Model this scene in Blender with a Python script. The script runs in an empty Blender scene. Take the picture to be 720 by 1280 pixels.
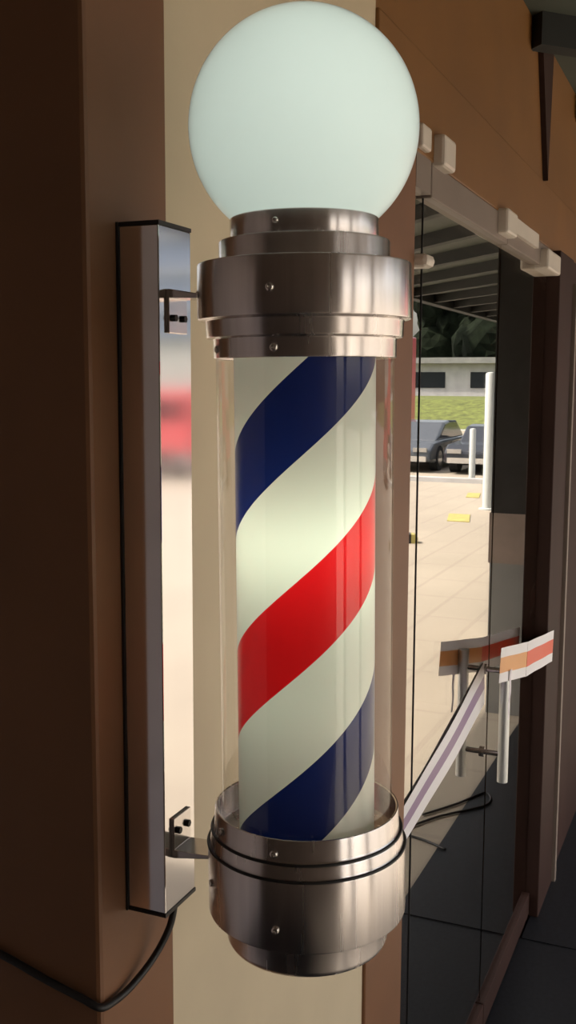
import bpy, bmesh, math, random
from mathutils import Vector, Matrix
random.seed(4)
S = bpy.context.scene
COL = S.collection
PI = math.pi
R = math.radians
H = 2.1                      # eye height
D = 0.65                     # eye to facade

# ---------------------------------------------------------------- materials
def mat(name):
    m = bpy.data.materials.new(name); m.use_nodes = True
    nt = m.node_tree; nt.nodes.clear()
    out = nt.nodes.new('ShaderNodeOutputMaterial')
    return m, nt, out
def lin(c):
    return tuple((v/12.92 if v <= .04045 else ((v+.055)/1.055)**2.4) for v in [x/255 for x in c]) + (1,)
def pbr(name, col, rough=.5, metal=0, var=.12, scale=8, bump=0, stretch=(1,1,1), spec=.5, rough_var=0, coat=0, aniso=0, arot=0):
    m, nt, out = mat(name)
    b = nt.nodes.new('ShaderNodeBsdfPrincipled')
    b.inputs['Roughness'].default_value = rough
    b.inputs['Metallic'].default_value = metal
    b.inputs['Specular IOR Level'].default_value = spec
    b.inputs['Coat Weight'].default_value = coat
    tc = nt.nodes.new('ShaderNodeTexCoord'); mp = nt.nodes.new('ShaderNodeMapping')
    mp.inputs['Scale'].default_value = stretch
    nt.links.new(tc.outputs['Object'], mp.inputs['Vector'])
    n = nt.nodes.new('ShaderNodeTexNoise'); n.inputs['Scale'].default_value = scale; n.inputs['Detail'].default_value = 4
    nt.links.new(mp.outputs[0], n.inputs['Vector'])
    r = nt.nodes.new('ShaderNodeValToRGB')
    c = lin(col) if max(col) > 1 else tuple(col) + (1,)
    r.color_ramp.elements[0].position = .3; r.color_ramp.elements[1].position = .7
    r.color_ramp.elements[0].color = tuple(max(0, v*(1-var)) for v in c[:3]) + (1,)
    r.color_ramp.elements[1].color = tuple(min(1, v*(1+var)) for v in c[:3]) + (1,)
    nt.links.new(n.outputs['Fac'], r.inputs['Fac'])
    nt.links.new(r.outputs['Color'], b.inputs['Base Color'])
    if rough_var:
        mr = nt.nodes.new('ShaderNodeMapRange')
        mr.inputs['To Min'].default_value = rough - rough_var; mr.inputs['To Max'].default_value = rough + rough_var
        nt.links.new(n.outputs['Fac'], mr.inputs['Value']); nt.links.new(mr.outputs[0], b.inputs['Roughness'])
    if bump:
        bp = nt.nodes.new('ShaderNodeBump'); bp.inputs['Strength'].default_value = bump; bp.inputs['Distance'].default_value = .002
        nt.links.new(n.outputs['Fac'], bp.inputs['Height']); nt.links.new(bp.outputs[0], b.inputs['Normal'])
    if aniso:
        b.inputs['Anisotropic'].default_value = aniso; b.inputs['Anisotropic Rotation'].default_value = arot
        tg = nt.nodes.new('ShaderNodeTangent'); tg.direction_type = 'RADIAL'; tg.axis = 'Z'
        nt.links.new(tg.outputs[0], b.inputs['Tangent'])
    nt.links.new(b.outputs[0], out.inputs[0])
    return m

M = {}
M['brown'] = pbr('brown_wall_paint', (.19,.083,.036), .55, var=.13, scale=3, bump=.15)
M['cream'] = pbr('cream_wall_paint', (.57,.475,.325), .6, var=.05, scale=5, bump=.1)
M['darkbrown'] = pbr('dark_brown_frame', (.032,.014,.010), .65, var=.15, scale=4, spec=.2)
M['steel'] = pbr('brushed_steel', (.66,.62,.60), .2, 1, var=.05, scale=30, stretch=(1,1,.02), rough_var=.06)
M['ring'] = pbr('spun_steel', (.76,.71,.69), .26, 1, var=.10, scale=90, stretch=(1,1,.01), rough_var=.05, aniso=.9, arot=.25)
M['plate'] = pbr('polished_steel', (.78,.75,.74), .1, 1, var=.03, scale=14, stretch=(1,1,.1), rough_var=.03)
M['screw'] = pbr('screw_steel', (.8,.77,.72), .25, 1, var=.03)
M['rubber'] = pbr('black_rubber', (.012,.011,.011), .5, var=.2)
M['alu'] = pbr('greyed_aluminium', (.20,.155,.125), .5, 0, var=.06)
M['offwhite'] = pbr('offwhite_fitting', (.62,.55,.47), .4, var=.04)
M['handle'] = pbr('satin_handle_steel', (.62,.64,.64), .35, .7, var=.04)
M['granite'] = pbr('dark_granite', (.008,.009,.012), .45, var=.5, scale=60)
M['soffit'] = pbr('canopy_panel', (.06,.068,.052), .7, var=.15, scale=2)
M['beam'] = pbr('canopy_gap', (.012,.013,.011), .7, var=.1)
M['darkwall'] = pbr('shadowy_wall', (.03,.026,.022), .7, var=.2, scale=2)
M['addedwall'] = pbr('added_wall_paint', (.10,.075,.06), .7)
M['addedceil'] = pbr('added_ceiling_paint', (.16,.13,.11), .7)
M['recess'] = pbr('recess_wall_paint', (.50,.44,.45), .7)
M['bluegrey'] = pbr('blue_grey_facade', (.16,.20,.28), .4)
M['header'] = pbr('orange_brown_paint', (.19,.082,.018), .5, var=.13, scale=3, bump=.15)
M['grey'] = pbr('grey_panel', (.25,.25,.24), .5, var=.15, scale=2)
M['tanband'] = pbr('tan_band', (.33,.26,.22), .6, var=.1)
M['white'] = pbr('white_post_paint', (.50,.52,.50), .5, var=.04)
M['carblack'] = pbr('black_car_paint', (.02,.022,.028), .2, .1, var=.05, coat=.5)
M['cargrey'] = pbr('grey_car_paint', (.09,.10,.115), .2, .3, var=.05, coat=.5)
M['carred'] = pbr('red_car_paint', (.62,.10,.11), .3, 0, var=.05, coat=.4)
M['glassdark'] = pbr('car_window_glass', (.02,.025,.03), .08, 0, var=.05)
M['tyre'] = pbr('tyre_rubber', (.02,.02,.02), .8, var=.1)
M['chrome'] = pbr('chrome', (.7,.7,.7), .15, 1, var=.02)
M['lamp'] = pbr('lamp_lens', (.35,.33,.3), .2, var=.05)
M['grass'] = pbr('grass_green', (.12,.14,.03), .9, var=.4, scale=3, bump=.5)
M['leaf'] = pbr('tree_leaves', (.010,.014,.008), .9, var=.5, scale=1.5, bump=.8, spec=.05)
M['bark'] = pbr('tree_bark', (.06,.04,.03), .9, var=.3)
M['concrete'] = pbr('pale_concrete', (.45,.44,.43), .8, var=.1, scale=2)
M['yellow'] = pbr('yellow_road_paint', (.42,.36,.11), .7, var=.2)
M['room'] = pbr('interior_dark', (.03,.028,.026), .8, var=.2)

def paving():
    m, nt, out = mat('tan_paving')
    b = nt.nodes.new('ShaderNodeBsdfPrincipled'); b.inputs['Roughness'].default_value = .75
    tc = nt.nodes.new('ShaderNodeTexCoord')
    br = nt.nodes.new('ShaderNodeTexBrick'); br.inputs['Scale'].default_value = .55
    br.inputs['Mortar Size'].default_value = .012; br.offset = 0
    br.inputs['Color1'].default_value = (.43,.37,.29,1); br.inputs['Color2'].default_value = (.445,.385,.30,1)
    br.inputs['Mortar'].default_value = (.395,.335,.265,1)
    nt.links.new(tc.outputs['Object'], br.inputs['Vector'])
    n = nt.nodes.new('ShaderNodeTexNoise'); n.inputs['Scale'].default_value = .5; n.inputs['Detail'].default_value = 6
    nt.links.new(tc.outputs['Object'], n.inputs['Vector'])
    mx = nt.nodes.new('ShaderNodeMixRGB'); mx.blend_type = 'MULTIPLY'; mx.inputs[0].default_value = .35
    nt.links.new(br.outputs['Color'], mx.inputs[1]); nt.links.new(n.outputs['Fac'], mx.inputs[2])
    nt.links.new(mx.outputs[0], b.inputs['Base Color']); nt.links.new(b.outputs[0], out.inputs[0])
    return m
M['paving'] = paving()

def mirror_glass():                                   # reflective solar-film shop glass
    m, nt, out = mat('reflective_film_glass')
    g = nt.nodes.new('ShaderNodeBsdfGlossy'); g.inputs['Roughness'].default_value = .004; g.inputs['Color'].default_value = (.97,.93,.88,1)
    t = nt.nodes.new('ShaderNodeBsdfTransparent'); t.inputs['Color'].default_value = (.7,.7,.68,1)
    mx = nt.nodes.new('ShaderNodeMixShader'); mx.inputs[0].default_value = .7
    nt.links.new(t.outputs[0], mx.inputs[1]); nt.links.new(g.outputs[0], mx.inputs[2]); nt.links.new(mx.outputs[0], out.inputs[0])
    return m
M['pane'] = mirror_glass()
def tube_glass():
    m, nt, out = mat('clear_tube_glass')
    g = nt.nodes.new('ShaderNodeBsdfGlossy'); g.inputs['Roughness'].default_value = .03; g.inputs['Color'].default_value = (1,1,1,1)
    t = nt.nodes.new('ShaderNodeBsdfTransparent'); t.inputs['Color'].default_value = (.97,.96,.94,1)
    fc = nt.nodes.new('ShaderNodeLayerWeight'); fc.inputs['Blend'].default_value = .5
    pw = nt.nodes.new('ShaderNodeMath'); pw.operation = 'POWER'; pw.inputs[1].default_value = 3.5; nt.links.new(fc.outputs['Facing'], pw.inputs[0])
    lw = nt.nodes.new('ShaderNodeMath'); lw.operation = 'MULTIPLY_ADD'; lw.inputs[1].default_value = .35; lw.inputs[2].default_value = .05; nt.links.new(pw.outputs[0], lw.inputs[0])
    mx = nt.nodes.new('ShaderNodeMixShader')
    nt.links.new(lw.outputs[0], mx.inputs[0])
    nt.links.new(t.outputs[0], mx.inputs[1]); nt.links.new(g.outputs[0], mx.inputs[2]); nt.links.new(mx.outputs[0], out.inputs[0])
    return m
M['tube'] = tube_glass()
def opal(name, col, trans):
    m, nt, out = mat(name)
    d = nt.nodes.new('ShaderNodeBsdfDiffuse'); d.inputs['Color'].default_value = col
    t = nt.nodes.new('ShaderNodeBsdfTranslucent'); t.inputs['Color'].default_value = col
    g = nt.nodes.new('ShaderNodeBsdfGlossy'); g.inputs['Roughness'].default_value = .35
    f = nt.nodes.new('ShaderNodeFresnel'); f.inputs['IOR'].default_value = 1.3
    mx = nt.nodes.new('ShaderNodeMixShader'); mx.inputs[0].default_value = trans
    nt.links.new(d.outputs[0], mx.inputs[1]); nt.links.new(t.outputs[0], mx.inputs[2])
    m2 = nt.nodes.new('ShaderNodeMixShader')
    nt.links.new(f.outputs[0], m2.inputs[0]); nt.links.new(mx.outputs[0], m2.inputs[1]); nt.links.new(g.outputs[0], m2.inputs[2])
    nt.links.new(m2.outputs[0], out.inputs[0])
    return m, nt, d, t
M['globe'] = opal('opal_glass', (.76,.86,.86,1), .5)[0]

LEAD = .4327
def stripes():
    m, nt, d, t = opal('barber_stripes', (1,1,1,1), .5)
    tc = nt.nodes.new('ShaderNodeTexCoord'); sp = nt.nodes.new('ShaderNodeSeparateXYZ')
    nt.links.new(tc.outputs['Object'], sp.inputs[0])
    def mth(op, a, b=None):
        n = nt.nodes.new('ShaderNodeMath'); n.operation = op
        for i, v in enumerate((a, b)):
            if v is None: continue
            if isinstance(v, (int, float)): n.inputs[i].default_value = v
            else: nt.links.new(v, n.inputs[i])
        return n.outputs[0]
    ny = mth('MULTIPLY', sp.outputs['Y'], -1.0)
    phi = mth('ARCTAN2', sp.outputs['X'], ny)             # 0 at front (-Y local), + to the right
    off = mth('MULTIPLY', phi, LEAD/(2*PI))
    zz = mth('SUBTRACT', sp.outputs['Z'], off)
    # object origin sits at top of the first navy band; downwards is positive
    u = mth('MULTIPLY', zz, -1.0/LEAD)
    u = mth('FRACT', u)
    r = nt.nodes.new('ShaderNodeValToRGB'); r.color_ramp.interpolation = 'CONSTANT'
    W = (.82,.86,.79,1); B = (.006,.018,.13,1); RD = (.72,.008,.012,1)
    e = r.color_ramp.elements
    e[0].position = 0; e[0].color = B
    e[1].position = .0944/LEAD; e[1].color = W
    for p, c in ((.2212/LEAD, RD), (.3223/LEAD, W)):
        q = e.new(p); q.color = c
    nt.links.new(u, r.inputs['Fac'])
    nt.links.new(r.outputs['Color'], d.inputs['Color']); nt.links.new(r.outputs['Color'], t.inputs['Color'])
    return m
M['stripes'] = stripes()

def tape_mat(name, mid, w0=.28, w1=.72):
    m, nt, out = mat(name)
    b = nt.nodes.new('ShaderNodeBsdfPrincipled'); b.inputs['Roughness'].default_value = .35
    uv = nt.nodes.new('ShaderNodeTexCoord'); sp = nt.nodes.new('ShaderNodeSeparateXYZ')
    nt.links.new(uv.outputs['UV'], sp.inputs[0])
    r = nt.nodes.new('ShaderNodeValToRGB'); r.color_ramp.interpolation = 'CONSTANT'
    e = r.color_ramp.elements
    e[0].position = 0; e[0].color = (.8,.78,.8,1); e[1].position = w0; e[1].color = mid
    q = e.new(w1); q.color = (.8,.78,.8,1)
    nt.links.new(sp.outputs['Y'], r.inputs['Fac']); nt.links.new(r.outputs['Color'], b.inputs['Base Color'])
    nt.links.new(b.outputs[0], out.inputs[0])
    return m
M['tape'] = tape_mat('red_white_tape', (.75,.09,.04,1))
M['tape2'] = tape_mat('mauve_tape', (.27,.17,.31,1), .33, .64)  # white edges with a mauve middle band
M['tapeo'] = tape_mat('orange_tape', (.75,.33,.10,1))

# ---------------------------------------------------------------- mesh helpers
def link(name, bm, m, parent=None, smooth=False, loc=(0,0,0), rz=0, bevel=0):
    me = bpy.data.meshes.new(name); bmesh.ops.recalc_face_normals(bm, faces=bm.faces[:]); bm.to_mesh(me); bm.free()
    o = bpy.data.objects.new(name, me); COL.objects.link(o)
    for mm in (m if isinstance(m, (list, tuple)) else [m]): me.materials.append(mm)
    if smooth:
        for p in me.polygons: p.use_smooth = True
    if bevel:
        b = o.modifiers.new('b', 'BEVEL'); b.width = bevel; b.segments = 2; b.limit_method = 'ANGLE'
    o.location = loc; o.rotation_euler = (0, 0, rz)
    if parent: o.parent = parent
    return o
def box(bm, x0, x1, y0, y1, z0, z1, mi=0):
    vs = [bm.verts.new((x, y, z)) for x in (x0, x1) for y in (y0, y1) for z in (z0, z1)]
    for f in ((0,1,3,2), (4,6,7,5), (0,4,5,1), (2,3,7,6), (0,2,6,4), (1,5,7,3)):
        bm.faces.new([vs[i] for i in f]).material_index = mi
def bx(*a):
    bm = bmesh.new(); box(bm, *a); return bm
def lathe(prof, n=96, closed=False, cx=0, cy=0):
    bm = bmesh.new(); rings = []
    for r, z in prof:
        if r < 1e-6: rings.append([bm.verts.new((cx, cy, z))])
        else: rings.append([bm.verts.new((cx+r*math.cos(2*PI*k/n), cy+r*math.sin(2*PI*k/n), z)) for k in range(n)])
    prs = list(zip(rings, rings[1:])) + ([(rings[-1], rings[0])] if closed else [])
    for a, b in prs:
        for k in range(n):
            q = (k+1) % n
            if len(a) == 1 and len(b) == 1: continue
            if len(a) == 1: bm.faces.new((a[0], b[k], b[q]))
            elif len(b) == 1: bm.faces.new((a[k], a[q], b[0]))
            else: bm.faces.new((a[k], a[q], b[q], b[k]))
    return bm
def tube(bm, pts, r, n=12):
    pts = [Vector(p) for p in pts]; rings = []
    a = None
    for i, p in enumerate(pts):
        t = (pts[min(i+1, len(pts)-1)] - pts[max(i-1, 0)]).normalized()
        if a is None: a = t.cross(Vector((0, 0, 1)) if abs(t.z) < .9 else Vector((1, 0, 0))).normalized()
        a = (a - t*a.dot(t)).normalized(); b = t.cross(a)
        rings.append([bm.verts.new(p + r*(math.cos(2*PI*k/n)*a + math.sin(2*PI*k/n)*b)) for k in range(n)])
    for A, B in zip(rings, rings[1:]):
        for k in range(n): bm.faces.new((A[k], A[(k+1) % n], B[(k+1) % n], B[k]))
    bm.faces.new(rings[0]); bm.faces.new(rings[-1])
def spline(ps, n=10):
    ps = [Vector(p) for p in ps]; out = []
    q = [ps[0]] + ps + [ps[-1]]
    for i in range(1, len(q)-2):
        for k in range(n):
            t = k/n; a, b, c, d = q[i-1:i+3]
            out.append(.5*((2*b) + (c-a)*t + (2*a-5*b+4*c-d)*t*t + (3*b-a-3*c+d)*t**3))
    out.append(ps[-1]); return out
def prism(bm, poly, y0, y1, mi=0):                    # polygon in xz, extruded along y
    a = [bm.verts.new((x, y0, z)) for x, z in poly]; b = [bm.verts.new((x, y1, z)) for x, z in poly]
    n = len(poly)
    bm.faces.new(a).material_index = mi; bm.faces.new(b[::-1]).material_index = mi
    for k in range(n): bm.faces.new((a[k], a[(k+1) % n], b[(k+1) % n], b[k])).material_index = mi
def autosmooth(o, ang=35):
    me = o.data
    for p in me.polygons: p.use_smooth = True
    bm = bmesh.new(); bm.from_mesh(me)
    for e in bm.edges:
        if len(e.link_faces) == 2 and e.calc_face_angle(0) > R(ang): e.smooth = False
    bm.to_mesh(me); bm.free()
def empty(name, loc=(0,0,0), rz=0):
    o = bpy.data.objects.new(name, None); COL.objects.link(o); o.location = loc; o.rotation_euler = (0,0,rz)
    o.empty_display_size = .1
    return o
def tag(o, label=None, cat=None, group=None, kind=None):
    for k, v in (('label', label), ('category', cat), ('group', group), ('kind', kind)):
        if v: o[k] = v
    return o
def struct(o, label=None, cat=None):
    return tag(o, label, cat, kind='structure')

# ---------------------------------------------------------------- the setting
struct(link('floor', bx(-6, 3.8, -1.1, 1.2, -.3, 0), M['granite']), 'dark granite floor of the covered shop entrance', 'floor')
struct(link('floor', bx(3.8, 48, -60, 0, -.3, 0), M['paving']), 'sunlit tan paved forecourt beyond the shop front, mirrored in the glass', 'floor')
struct(link('floor', bx(-30, 3.8, -60, -1.1, -.3, 0), M['paving']), 'sunlit tan paving in front of the porch', 'floor')
struct(link('floor', bx(3.8, 9, -.46, 0, -.2, .004), M['granite']), 'dark granite strip along the foot of the shop front', 'floor')
struct(link('wall_left', bx(.965, 1.14, -.0, .6, 0, 3.27), M['brown'], bevel=.006), 'brown painted pillar that carries the barber pole', 'wall')
struct(link('wall_back', bx(1.14, 1.94, .008, .3, 0, 3.27), M['cream']), 'cream painted wall strip behind the barber pole', 'wall')
struct(link('trim_1', bx(1.94, 2.2, .0, .3, 0, 2.592), M['brown'], bevel=.004), 'brown upright trim between cream wall and glass', 'trim')
struct(link('trim_2', bx(1.94, 9, .0, .3, 2.592, 2.80), M['header'], bevel=.004), 'brown header board running above the glass doors', 'trim')
struct(link('wall_upper', bx(1.94, 9, .014, .3, 2.80, 3.27), M['header']), 'brown wall above the door header', 'wall')
bm = bmesh.new(); prism(bm, [(3.80,2.81), (3.60,3.268), (3.84,3.268)], -.004, .016)  # wedge of shadow built as a dark strip
struct(link('trim_shadow_wedge', bm, M['darkbrown']), 'dark tapering strip standing for a wedge of shadow on the brown wall above the header', 'trim')
jm = empty('trim_3', (3.98, 0, 0)); struct(jm, 'dark brown door jamb at the right with a thin pale edge strip', 'trim')
link('jamb_post', bx(0, .33, -.03, .25, 0, 2.592), M['darkbrown'], jm, bevel=.004)
link('edge_strip', bx(.33, .36, -.045, -.0, 0, 2.50), M['alu'], jm, bevel=.003)
struct(link('wall_right', bx(4.345, 6.5, -.02, .3, 0, 2.592), M['darkbrown']), 'dark brown wall to the right of the glass doors', 'wall')
# recess wall to the left; unseen porch added to keep sun off the entrance
struct(link('wall_recess', bx(-1.5, .965, 1.2, 1.35, 0, 3.27), M['recess']), 'unseen recess wall left of the pillar, pale to lighten the steel box', 'wall')  # out of view, kept pale so the box side reflects lighter
struct(link('wall_shade', bx(-1.65, -1.5, -5, 1.35, 0, 3.27), M['addedwall']), 'unseen dark end wall, added to cut the light on the pillar side', 'wall')  # added out of view, darkens the pillar side and the steel
struct(link('ceiling', bx(-1.5, 2.8, -5, 1.35, 3.27, 3.45), M['addedceil']), 'unseen dark porch ceiling, added to block the sun', 'ceiling')
# canopy running on along the front
can = empty('canopy', (2.8, 0, 3.27)); struct(can, 'grey green canopy soffit with diagonal dark beams, mirrored in the upper glass', 'canopy')
link('soffit_panel', bx(.0, 16, -3.0, .3, 0, .12), M['soffit'], can)
bm = bmesh.new()
c45 = math.sqrt(.5)
for i in range(20):
    s = -.3 + i*1.0
    # beam runs from wall (s,0) outwards to (s+3,-3)
    p0, p1 = Vector((s, 0, 0)), Vector((s+2.98, -2.98, 0))
    if p1.x < .1 or s > 15.9: continue
    if s < 0: p0 = Vector((0, s, 0))
    if p1.x > 15.9: p1 = Vector((15.9, -(15.9-s), 0))
    nrm = Vector((c45, c45, 0))*.035
    vs = []
    for p, sg in ((p0, 1), (p1, 1), (p1, -1), (p0, -1)):
        vs.append((p.x + sg*nrm.x, p.y + sg*nrm.y))
    a = [bm.verts.new((x, y, 0)) for x, y in vs]; b = [bm.verts.new((x, y, -.10)) for x, y in vs]
    bm.faces.new(a); bm.faces.new(b[::-1])
    for k in range(4): bm.faces.new((a[k], a[(k+1) % 4], b[(k+1) % 4], b[k]))
link('soffit_beams', bm, M['beam'], can)
link('fascia', bx(0, 16, -3.12, -3.0, -.12, .2), M['beam'], can)
# projecting bay further along the front
bay = empty('wall_bay', (6.5, 0, 0)); struct(bay, 'projecting shop bay farther along the front, dark above and grey below', 'wall')
link('bay_upper', bx(0, 2.5, -.70, 0, 1.30, 3.27), M['room'], bay)
link('bay_band', bx(0, 2.5, -.71, 0, .98, 1.30), M['tanband'], bay)
link('bay_base', bx(0, 2.5, -.70, 0, 0, .98), M['grey'], bay)
link('bay_mullion', bx(-.02, .0, -.40, -.37, 0, .98), M['darkbrown'], bay)
# the shop inside
room = empty('wall_interior', (2, .3, 0)); struct(room, 'dim shop interior behind the glass', 'wall')
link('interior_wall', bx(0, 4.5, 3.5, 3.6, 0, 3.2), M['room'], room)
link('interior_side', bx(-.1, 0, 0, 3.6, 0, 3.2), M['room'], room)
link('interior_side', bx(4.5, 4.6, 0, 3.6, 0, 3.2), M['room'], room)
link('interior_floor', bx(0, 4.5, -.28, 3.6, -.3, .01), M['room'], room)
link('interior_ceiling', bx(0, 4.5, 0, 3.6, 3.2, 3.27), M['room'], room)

# glass side light and doors
win = empty('window_1', (2.2, 0, 0)); struct(win, 'narrow fixed reflective glass pane beside the brown trim', 'window')
link('pane', bx(0, .115, .02, .03, 0.05, 2.53), M['pane'], win)
link('bottom_channel', bx(0, .115, .0, .05, 0, .05), M['alu'], win)
link('top_channel', bx(0, .115, .0, .05, 2.52, 2.592), M['alu'], win)
fit = link('patch_fitting', bx(0.0, .062, -.03, .05, 2.352, 2.38), M['offwhite'], win, bevel=.012)
fit = link('patch_fitting', bx(.0, .07, -.014, .05, 2.60, 2.65), M['offwhite'], win, bevel=.006)
def door(n, x0, x1, label):
    d = empty('door_%d' % n, (x0, 0, 0)); struct(d, label, 'door')
    w = x1-x0
    link('pane', bx(.006, w-.006, .02, .03, .02, 2.53), M['pane'], d)
    link('top_rail', bx(0, w, .0, .05, 2.515, 2.592), M['alu'], d, bevel=.003)
    link('bottom_rail', bx(.0, w, .005, .045, .01, .10), M['darkbrown'], d, bevel=.003)
    if n == 1: link('joint_seal', bx(-.002, .0, .018, .022, .1, 2.515), M['rubber'], d)
    return d
d1 = door(1, 2.325, 3.16, 'reflective glass door leaf carrying the long pull handle')
d2 = door(2, 3.165, 3.98, 'reflective glass door leaf next to the dark jamb')
link('patch_fitting', bx(.01, .11, -.026, .06, 2.585, 2.655), M['offwhite'], d1, bevel=.008)
link('patch_fitting', bx(.70, .835, -.030, .06, 2.53, 2.60), M['offwhite'], d1, bevel=.008)
link('patch_fitting', bx(.56, .82, -.030, .06, 2.50, 2.57), M['offwhite'], d2, bevel=.008)
link('transom_stop', bx(.0, .44, -.014, .0, 2.555, 2.60), M['offwhite'], d2)
# long pull handle
ph = empty('pull_handle', (3.10-2.325, -.045, 0)); ph.parent = d1
bm = bmesh.new(); tube(bm, [(0,0,.885), (0,0,.89), (0,0,1.285), (0,0,1.29)], .0165, 20); o = link('grip', bm, M['handle'], ph); autosmooth(o)
for z in (.972, 1.235):
    bm = bmesh.new(); tube(bm, [(0,0,z), (0,.065,z)], .008, 14); tube(bm, [(0,.057,z), (0,.065,z)], .016, 16)
    o = link('standoff', bm, M['steel'], ph); autosmooth(o)

# ---------------------------------------------------------------- barber pole
PX, PY = 1.061, -.218
TH = R(22.14)
RZ = TH - PI/2                     # local -Y faces the viewer
root = empty('barber_pole', (PX, 0, 0))
tag(root, 'lit barber pole with spiral stripes, milky globe and steel caps on the brown pillar', 'barber pole')
C0 = (0, PY, 0)
Z = 2.1
def chamfer_prof(steps, b=.0022):
    """steps: list of (r, z) corners of a stepped profile; small chamfers at every corner"""
    out = []
    for i, (r, z) in enumerate(steps):
        if i == 0 or i == len(steps)-1: out.append((r, z)); continue
        r0, z0 = steps[i-1]; r1, z1 = steps[i+1]
        l0 = math.hypot(r-r0, z-z0); l1 = math.hypot(r1-r, z1-z)
        k0 = min(b/l0, .45); k1 = min(b/l1, .45)
        out.append((r+(r0-r)*k0, z+(z0-z)*k0))
        out.append((r+((r0-r)*k0+(r1-r)*k1)*.3, z+((z0-z)*k0+(z1-z)*k1)*.3))
        out.append((r+(r1-r)*k1, z+(z1-z)*k1))
    return out
def ring(name, steps, m, parent=root, b=.0022):
    o = link(name, lathe(chamfer_prof(steps, b), 128), m, parent, loc=C0, rz=RZ); autosmooth(o, 28); return o
# globe
gr = .1222; gz = 2.369
prof = []
a0 = math.acos(-(gz-2.268)/gr)
for k in range(49):
    a = a0*(1-k/48); prof.append((gr*math.sin(a), gz+gr*math.cos(a)))
prof[-1] = (0, gz+gr)
o = link('globe', lathe(prof, 96), M['globe'], root, True, C0, RZ)
o['label'] = 'milky white glass globe, lit from inside'
# upper cap
ring('globe_collar', [(.066,2.272), (.080,2.276), (.080,2.2515), (.074,2.2505)], M['ring'])
uc = ring('upper_cap', [(.07,2.2515), (.0925,2.2515), (.0925,2.2275), (.1155,2.2275), (.1158,2.1685), (.1075,2.1675), (.1068,2.1490), (.0998,2.1485), (.0995,2.1275), (.0965,2.1275), (.0965,2.145)], M['ring'])
bm = lathe([(.0935,2.2295), (.0945,2.2285), (.0935,2.2275)], 128, True)
o = link('seal_ring', bm, M['rubber'], uc); 
# clear outer tube
bm = lathe([(.0972,2.14), (.0972,1.600)], 128)
o = link('glass_tube', bm, M['tube'], root, True, C0, RZ); o['label'] = 'clear outer glass tube'
# striped cylinder (origin at the top of the first navy band)
zs = 2.1 + .0245
bm = lathe([(.0775, 2.14-zs), (.0775, 1.592-zs)], 128)
o = link('striped_cylinder', bm, M['stripes'], root, True, (0, PY, zs), RZ); o['label'] = 'inner cylinder with navy, white and red spiral bands'
# lower cap: open cup with a lip
lc = ring('lower_cap', [(.070,1.590), (.1015,1.590), (.1015,1.6235), (.1050,1.6245), (.1060,1.6000), (.1095,1.5975), (.1110,1.5830), (.1135,1.5810), (.1135,1.5020), (.0940,1.4980), (.0930,1.468), (.089,1.462), (.0,1.461)], M['ring'])
for r, z in ((.1085, 1.5985), (.1130, 1.5820)):
    pr = [(r+.0018*math.cos(a*PI/4), z+.0018*math.sin(a*PI/4)) for a in range(8)]
    o = link('seal_ring', lathe(pr, 128, True), M['rubber'], lc, True)
# screws
def screw(r, phi, z, parent=None, s=.0042):
    bm = bmesh.new()
    seg = 14; pr = [(0, 0), (s, 0), (s, .0014), (s*.7, .0024), (s*.35, .0027), (s*.3, .0012), (0, .0012)]
    rings = []
    for rr, h in pr:
        if rr == 0: rings.append([(0, 0, h)])
        else: rings.append([(rr*math.cos(2*PI*k/seg), rr*math.sin(2*PI*k/seg), h) for k in range(seg)])
    mtx = Matrix.Translation((r*math.sin(phi), -r*math.cos(phi), z)) @ Matrix.Rotation(phi, 4, 'Z') @ Matrix.Rotation(PI/2, 4, 'X')
    vr = [[bm.verts.new(mtx @ Vector(p)) for p in rg] for rg in rings]
    for a, b in zip(vr, vr[1:]):
        for k in range(seg):
            q = (k+1) % seg
            if len(a) == 1: bm.faces.new((a[0], b[k], b[q]))
            elif len(b) == 1: bm.faces.new((a[k], a[q], b[0]))
            else: bm.faces.new((a[k], a[q], b[q], b[k]))
    return link('screw', bm, M['screw'], parent, True)
for r, p, z, par in ((.1155,-17,2.195,uc), (.1155,-76,2.195,uc), (.0995,-18,2.137,uc), (.0995,-68,2.137,uc), (.1155,103,2.195,uc),
                     (.1062,-62,1.610,lc), (.1062,-19,1.608,lc), (.1135,-17,1.527,lc), (.1135,-70,1.545,lc), (.0935,-34,1.494,lc), (.1135,103,1.53,lc)):
    screw(r, R(p), z, par)
col = [c for c in root.children if c.name.startswith('globe_collar')][0]
screw(.0800, R(-21), 2.264, col, .0032)
# back box on the pillar
bb = link('back_box', bx(-.037, .037, -.054, -.003, 1.470, 2.275), M['plate'], root, bevel=.0012)
bb['label'] = 'tall polished steel box on the pillar'
link('end_cap', bx(-.0375, .0375, -.0548, -.0005, 2.275, 2.2795), M['rubber'], bb)
link('end_cap', bx(-.0375, .0375, -.0548, -.0005, 1.4655, 1.470), M['rubber'], bb)
link('gasket', bx(-.0395, .0395, -.003, -.0003, 1.4655, 2.2795), M['rubber'], bb)
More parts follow.
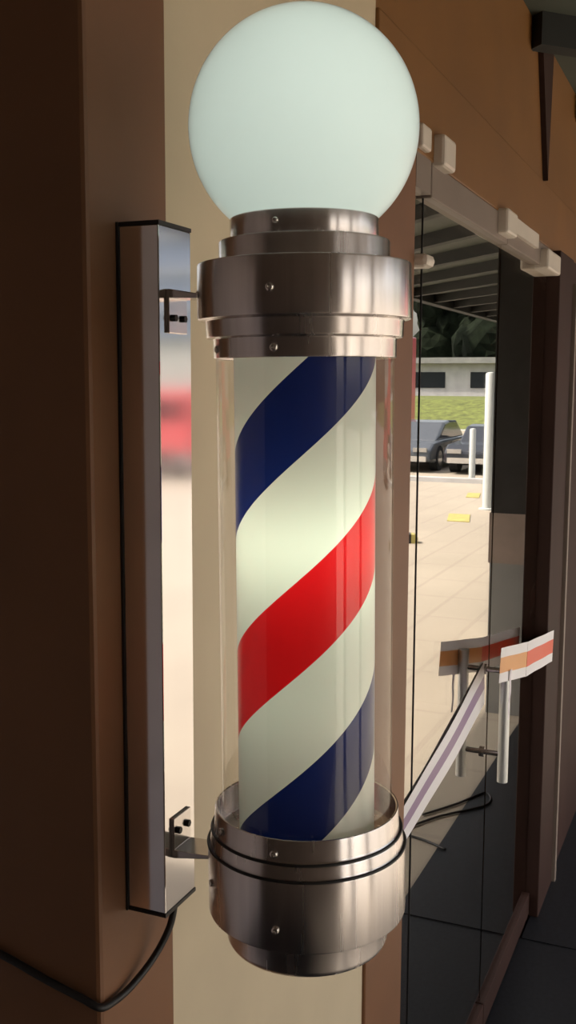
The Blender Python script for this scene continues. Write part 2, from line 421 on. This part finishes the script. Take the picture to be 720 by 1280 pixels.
# arms: flange plate with two bolts on the box, flat strip out to the cap
def arm(z, up):
    bm = bmesh.new(); t = .0035; w = .021
    yr = PY + .1135
    # profile in yz extruded along x
    s = 1 if up else -1
    poly = [(-.054, z-s*.006), (-.054, z+s*.043), (-.054-t, z+s*.043), (-.054-t, z+s*.004), (yr-.004, z+s*.006), (yr-.004, z+s*.006-s*t), (-.054-t, z-s*.006)]
    a = [bm.verts.new((-w, y, zz)) for y, zz in poly]; b = [bm.verts.new((w, y, zz)) for y, zz in poly]
    bm.faces.new(a); bm.faces.new(b[::-1])
    for k in range(len(poly)): bm.faces.new((a[k], a[(k+1) % len(poly)], b[(k+1) % len(poly)], b[k]))
    o = link('mounting_arm', bm, M['steel'], root, bevel=.0008)
    for sx in (-.011, .011):
        bt = bmesh.new(); tube(bt, [(sx, -.054-t, z+s*.026), (sx, -.054-t-.004, z+s*.026)], .0042, 6)
        q = link('bolt', bt, M['rubber'], o); q['label'] = 'dark bolt'
arm(2.200, False)
arm(1.540, True)
# the pole hangs very slightly out of plumb on its arms
piv = Matrix.Translation((0, PY, 1.80)); tilt = piv @ Matrix.Rotation(R(-.6), 4, Vector((math.cos(TH), math.sin(TH), 0))) @ piv.inverted()
for c in root.children:
    if not c.name.startswith(('back_box', 'mounting_arm')):
        c.matrix_basis = tilt @ (Matrix.Translation(c.location) @ Matrix.Rotation(c.rotation_euler.z, 4, 'Z'))
# power cable (separate thing)
pts = spline([(1.088,-.03,1.4655), (1.090,-.030,1.455), (1.083,-.026,1.42), (1.060,-.016,1.388), (1.015,-.009,1.371), (.975,-.0065,1.372),
              (.958,-.002,1.376), (.957,.02,1.382), (.958,.07,1.392), (.958,.14,1.41), (.958,.25,1.43)], 10)
bm = bmesh.new(); tube(bm, pts, .0045, 12)
tag(link('power_cable', bm, M['rubber'], smooth=True), 'black cable looping from the foot of the steel box round the brown pillar', 'cable')

# ---------------------------------------------------------------- barrier tape
def ribbon(name, a, b, parent, m, wa, wb, sag=.02, n=24, twist=0):
    a, b = Vector(a), Vector(b); bm = bmesh.new(); uv = bm.loops.layers.uv.new('u'); rows = []
    for i in range(n+1):
        t = i/n; p = a.lerp(b, t); p.z -= sag*4*t*(1-t); w = (wa+(wb-wa)*t)/2
        p.y += .001*math.sin(t*11)
        d = (b-a).normalized(); nn = Vector((-d.z*1.0, 0, d.x)).normalized()
        tw = twist*math.sin(PI*t)
        nn = (nn*math.cos(tw) + Vector((0, 1, 0))*math.sin(tw))
        rows.append((bm.verts.new(p-nn*w), bm.verts.new(p+nn*w)))
    for i in range(n):
        f = bm.faces.new((rows[i][0], rows[i+1][0], rows[i+1][1], rows[i][1]))
        for l, (uu, vv) in zip(f.loops, ((i/n, 0), ((i+1)/n, 0), ((i+1)/n, 1), (i/n, 1))): l[uv].uv = (uu, vv)
    o = link(name, bm, m, parent)
    s = o.modifiers.new('s', 'SOLIDIFY'); s.thickness = .0006
    return o
tp = empty('barrier_tape', (3.04, -.06, 0))
XH = 3.10
tag(tp, 'white barrier tape with red stripe tied across the glass doors to the long pull handle', 'tape')
def rel(p): return (p[0]-3.04, p[1]+.06, p[2])
ribbon('red_length', rel((4.02,-.045,1.10)), rel((3.40,-.055,1.20)), tp, M['tape'], .12, .115, .0)
ribbon('orange_length', rel((3.40,-.055,1.20)), rel((XH-.2,-.067,1.305)), tp, M['tapeo'], .115, .10, .0)
ribbon('mauve_length', rel((XH-.012,.0165,1.195)), rel((2.19,.0165,1.07)), tp, M['tape2'], .14, .09, .012)
ribbon('tail', rel((XH-.03,-.067,1.25)), rel((XH-.045,-.066,1.10)), tp, M['tape2'], .03, .02, .0)

# ---------------------------------------------------------------- the forecourt seen in the glass
tag(struct(link('trim_4', bx(22.0, 22.25, -60, 0, 0, .10), M['concrete'])), 'pale kerb along the far side of the forecourt', 'kerb')
def post(x, y, h, r, label, name='white_post', cat='post', group=None):
    o = link(name, lathe([(0,0), (r*1.7,0), (r*1.7,.02), (r,.03), (r,h-.04), (r*.8,h-.01), (0,h)], 20), M['white'], None, True, (x, y, 0)); autosmooth(o)
    tag(o, label, cat, group); return o
post(17.5, -3.12, 2.32, .085, 'tall white post standing on the forecourt, mirrored in the door glass')
post(22.9, -4.66, 1.15, .07, 'short white bollard in front of the parked dark cars', 'bollard', 'bollard')
def car(name, loc, rz, paint, label, h=1.12, L=4.3):
    r_ = empty(name, loc, rz); tag(r_, label, 'car')
    W = .88
    body = [(-L/2,.28), (-L/2+.02,.55), (-L/2+.35,.70), (-L/2+1.15,.74), (L/2-1.0,.76), (L/2-.15,.72), (L/2,.52), (L/2-.02,.28), (L/2-.45,.20), (-L/2+.45,.20)]
    cab = [(-L/2+1.0,.72), (-L/2+1.75,h-.04), (-L/2+2.2,h), (L/2-1.3,h-.02), (L/2-.45,.74)]
    bm = bmesh.new(); prism(bm, body, -W, W); link('body', bm, paint, r_, bevel=.06)
    bm = bmesh.new(); prism(bm, cab, -W*.86, W*.86); cabo = link('cabin', bm, paint, r_, bevel=.05)
    gl = [(-L/2+1.28,.77), (-L/2+1.82,h-.10), (-L/2+2.2,h-.06), (L/2-1.35,h-.08), (L/2-.75,.77)]
    bm = bmesh.new(); prism(bm, gl, -W*.86-.012, -W*.86+.01); link('side_window', bm, M['glassdark'], cabo)
    bm = bmesh.new(); prism(bm, gl, W*.86-.01, W*.86+.012); link('side_window', bm, M['glassdark'], cabo)
    for sx in (-L/2+.85, L/2-.8):
        for sy in (-1, 1):
            bm = bmesh.new(); tube(bm, [(sx, sy*(W-.2), .31), (sx, sy*(W+.01), .31)], .31, 24); w = link('wheel', bm, M['tyre'], r_)
            bm = bmesh.new(); tube(bm, [(sx, sy*(W-.02), .31), (sx, sy*(W+.02), .31)], .19, 16); link('hubcap', bm, M['chrome'], w)
    for sy in (-.62, .62):
        bm = bx(-L/2-.015, -L/2+.05, sy-.17, sy+.17, .50, .60); link('headlamp', bm, M['lamp'], r_)
    bm = bx(-L/2-.03, -L/2+.1, -W+.1, W-.1, .27, .40); link('bumper', bm, M['chrome'], r_)
    return r_
car('parked_car', (26.2, -4.75, 0), R(0), M['carblack'], 'low black car parked farthest right of the cars mirrored in the door glass')
car('parked_car', (26.3, -6.85, 0), R(0), M['cargrey'], 'dark grey car parked beyond the forecourt, left of the black one in the door glass', 1.2)
# red box truck
tr = empty('box_truck', (31.4, -12.4, 0), R(90)); tag(tr, 'red box truck parked beyond the forecourt, at the left edge of the mirrored view', 'truck')
link('cargo_box', bx(-1.2, 3.6, -1.1, 1.1, .75, 3.6), M['carred'], tr, bevel=.04)
bm = bmesh.new(); prism(bm, [(-3.0,.45), (-3.0,1.3), (-2.55,2.2), (-1.3,2.3), (-1.3,.45)], -1.0, 1.0); cb = link('cab', bm, M['carred'], tr, bevel=.05)
bm = bmesh.new(); prism(bm, [(-2.75,1.3), (-2.45,2.0), (-1.7,2.05), (-1.7,1.3)], 1.0, 1.015); link('side_window', bm, M['glassdark'], cb)
link('chassis', bx(-2.9, 3.6, -.8, .8, .45, .72), M['carblack'], tr)
for sx in (-2.3, 2.5):
    for sy in (-1, 1):
        bm = bmesh.new(); tube(bm, [(sx, sy*.75, .45), (sx, sy*1.02, .45)], .45, 24); link('wheel', bm, M['tyre'], tr)
# red van, seen in the steel box
vn = empty('delivery_van', (20.9, -12.6, 0), R(90)); tag(vn, 'red van parked beyond the forecourt, mirrored in the front of the steel box', 'van')
bm = bmesh.new(); prism(bm, [(-2.5,.45), (-2.5,.95), (-1.7,1.15), (-1.1,1.95), (2.5,2.0), (2.5,.45)], -.95, .95); link('body', bm, M['carred'], vn, bevel=.06)
link('sill', bx(-2.45, 2.45, -.97, .97, .28, .6), M['grey'], vn)
for sy in (-.965, .955):
    bm = bmesh.new(); prism(bm, [(-1.35,1.25), (-1.0,1.75), (-.3,1.75), (-.3,1.25)], sy, sy+.01); link('side_window', bm, M['glassdark'], vn)
    link('side_window', bx(-.1, 2.1, sy, sy+.01, 1.3, 1.75), M['glassdark'], vn)
for sx in (-1.7, 1.6):
    for sy in (-1, 1):
        bm = bmesh.new(); tube(bm, [(sx, sy*.75, .34), (sx, sy*.98, .34)], .34, 24); link('wheel', bm, M['tyre'], vn)
# road marks
def flat(name, poly, z, m, label, cat):
    bm = bmesh.new(); a = [bm.verts.new((x, y, 0)) for x, y in poly]; b = [bm.verts.new((x, y, z)) for x, y in poly]
    bm.faces.new(a); bm.faces.new(b[::-1]); n = len(poly)
    for k in range(n): bm.faces.new((a[k], a[(k+1) % n], b[(k+1) % n], b[k]))
    return struct(link(name, bm, m), label, cat)
flat('trim_5', [(15.7,-3.35), (16.6,-3.55), (16.6,-3.2), (15.7,-3.0)], .012, M['yellow'], 'worn yellow paint patch on the forecourt', 'road marking')
flat('trim_6', [(19.2,-3.9), (20.0,-4.05), (20.0,-3.8), (19.2,-3.65)], .012, M['yellow'], 'smaller worn yellow paint patch nearer the parked cars', 'road marking')
ws = empty('wheel_stop', (13.2, -3.62, 0), R(70)); tag(ws, 'low wheel stop with yellow and black stripes on the forecourt', 'wheel stop')
bm = bmesh.new(); prism(bm, [(-.5,0), (-.5,.08), (-.46,.12), (.46,.12), (.5,.08), (.5,0)], -.1, .1); link('block', bm, M['yellow'], ws)
for k in range(4): link('black_stripe', bx(-.42+k*.24, -.31+k*.24, -.102, .102, .0, .122), M['rubber'], ws)
# thin cord lying on the paving
bm = bmesh.new(); tube(bm, spline([(4.75,-.62,.008), (4.95,-.50,.008), (5.15,-.40,.008), (5.0,-.36,.008), (4.75,-.55,.008), (4.5,-.68,.008)], 8), .006, 8)
tag(link('cord', bm, M['rubber'], smooth=True), 'thin dark cord lying in a loop on the tan paving in front of the doors', 'cord')
bm = bmesh.new(); tube(bm, spline([(4.50,-.66,.008), (4.48,-.55,.008), (4.42,-.42,.008)], 8), .006, 8)
tag(link('cord', bm, M['rubber'], smooth=True), 'short straight dark cord on the tan paving below the looped one', 'cord')

# beyond: road, grassy bank, long building, trees
struct(link('floor', bx(48, 130, -120, 30, -.35, -.05), M['concrete']), 'pale road surface behind the parked cars', 'road')
bk = bmesh.new(); prism(bk, [(0,-.1), (6,1.3), (20,1.35), (20,-.1)], -70, 20)
tag(link('grass_bank', bk, M['grass'], loc=(50,0,0)), 'bright green grassy bank beyond the road', 'grass', kind='stuff')
lb = empty('long_building', (72, -20, 0)); tag(lb, 'long low grey building behind the grassy bank', 'building')
link('wall', bx(0, 10, -10, 30, 0, 3.6), M['concrete'], lb)
link('roof', bx(-.6, 10.6, -10.3, 30.5, 3.6, 4.0), M['grey'], lb)
for k in range(9):
    link('window', bx(-.05, .0, -9+k*4.2, -6.6+k*4.2, 1.9, 3.0), M['glassdark'], lb)
def tree(x, y, h, r, label):
    t = empty('tree', (x, y, 0)); tag(t, label, 'tree', 'trees behind the long building')
    bm = bmesh.new(); tube(bm, [(0,0,0), (.1,0,h*.3), (0,.1,h*.6)], .35, 10); link('trunk', bm, M['bark'], t, True)
    bm = bmesh.new()
    for k in range(9):
        a = random.random()*6.28; q = random.random()**.5*r*.6
        rr = r*(.4+.3*random.random())
        mt = Matrix.Translation((q*math.cos(a), q*math.sin(a), h*.38+random.random()*h*.42)) @ Matrix.Diagonal((rr, rr, rr*.85, 1))
        bmesh.ops.create_icosphere(bm, subdivisions=3, radius=1, matrix=mt)
    for v in bm.verts: v.co += Vector((random.uniform(-.22,.22), random.uniform(-.22,.22), random.uniform(-.22,.22)))
    link('crown', bm, M['leaf'], t)
for k in range(6):
    tree((90, 98)[k % 2], 6-k*6.0, 15+random.uniform(-2,3), 4.6, 'dark leafy tree standing behind the long grey building')

ob = empty('office_building', (70, -39, 0)); tag(ob, 'tall blue grey office building far off, mirrored at the top of the steel box', 'building')
link('upper_storeys', bx(0, 14, -9, 7, 5.5, 22), M['bluegrey'], ob); link('ground_storey', bx(.3, 14, -9, 7, 0, 5.5), M['concrete'], ob)
for k in range(6):
    link('cornice', bx(-.25, 0, -9, 7, 7.6+k*2.7, 7.9+k*2.7), M['concrete'], ob)
# unseen columns added to give dark lines in the steel reflections
for x in (-.3, 1.6):
    o = struct(link('wall_added_column', bx(x-.14, x+.14, -4.95, -4.67, 0, 3.27), M['addedwall'], bevel=.01), 'unseen brown square column, added as a dark line in the steel', 'column')

# ---------------------------------------------------------------- light
w = bpy.data.worlds.new('sky'); S.world = w; w.use_nodes = True
nt = w.node_tree; nt.nodes.clear()
out = nt.nodes.new('ShaderNodeOutputWorld'); bg = nt.nodes.new('ShaderNodeBackground'); sk = nt.nodes.new('ShaderNodeTexSky')
sk.sky_type = 'NISHITA'; sk.sun_disc = False; sk.sun_elevation = R(50); sk.sun_rotation = R(200); sk.dust_density = 5; sk.air_density = 1.2; sk.ozone_density = .6
hs = nt.nodes.new('ShaderNodeHueSaturation'); hs.inputs['Saturation'].default_value = .45
nt.links.new(sk.outputs[0], hs.inputs['Color']); nt.links.new(hs.outputs[0], bg.inputs['Color']); bg.inputs['Strength'].default_value = .2
nt.links.new(bg.outputs[0], out.inputs[0])
sun = bpy.data.lights.new('sun', 'SUN'); sun.energy = 4.1; sun.color = (1,.94,.85); sun.angle = R(1)
so = bpy.data.objects.new('sun', sun); COL.objects.link(so)
so.rotation_euler = Vector((.30, .76, -1)).to_track_quat('-Z', 'Y').to_euler()

def point(name, loc, e, col, r):
    l = bpy.data.lights.new(name, 'POINT'); l.energy = e; l.color = col; l.shadow_soft_size = r
    o = bpy.data.objects.new(name, l); COL.objects.link(o); o.location = loc
    return o
fx, fy = -math.cos(TH), -math.sin(TH)
point('globe_bulb', (PX+fx*.03, PY+fy*.03, 2.378), .22, (1,1,.88), .03)
point('tube_bulb', (PX, PY, 1.93), .26, (.93,1,.78), .02)
point('tube_bulb', (PX, PY, 1.75), .05, (.95,1,.80), .02)

# ---------------------------------------------------------------- camera
cam = bpy.data.cameras.new('camera'); co = bpy.data.objects.new('camera', cam); COL.objects.link(co); S.camera = co
cam.sensor_fit = 'VERTICAL'; cam.sensor_height = 24; cam.lens = 1300/1280*24; cam.clip_start = .01; cam.clip_end = 500
th = R(23.2); p = R(7.0)
fwd = Vector((math.cos(th)*math.cos(p), math.sin(th)*math.cos(p), -math.sin(p)))
q = fwd.to_track_quat('-Z', 'Y'); co.location = (0, -D, H)
co.rotation_mode = 'QUATERNION'; co.rotation_quaternion = q @ Matrix.Rotation(R(.25), 4, 'Z').to_quaternion()
vs = S.view_settings; vs.view_transform = 'Standard'; vs.look = 'None'; vs.exposure = 0.75; vs.gamma = 1; vs.use_curve_mapping = False
S.cycles.max_bounces = 10; S.cycles.transparent_max_bounces = 12
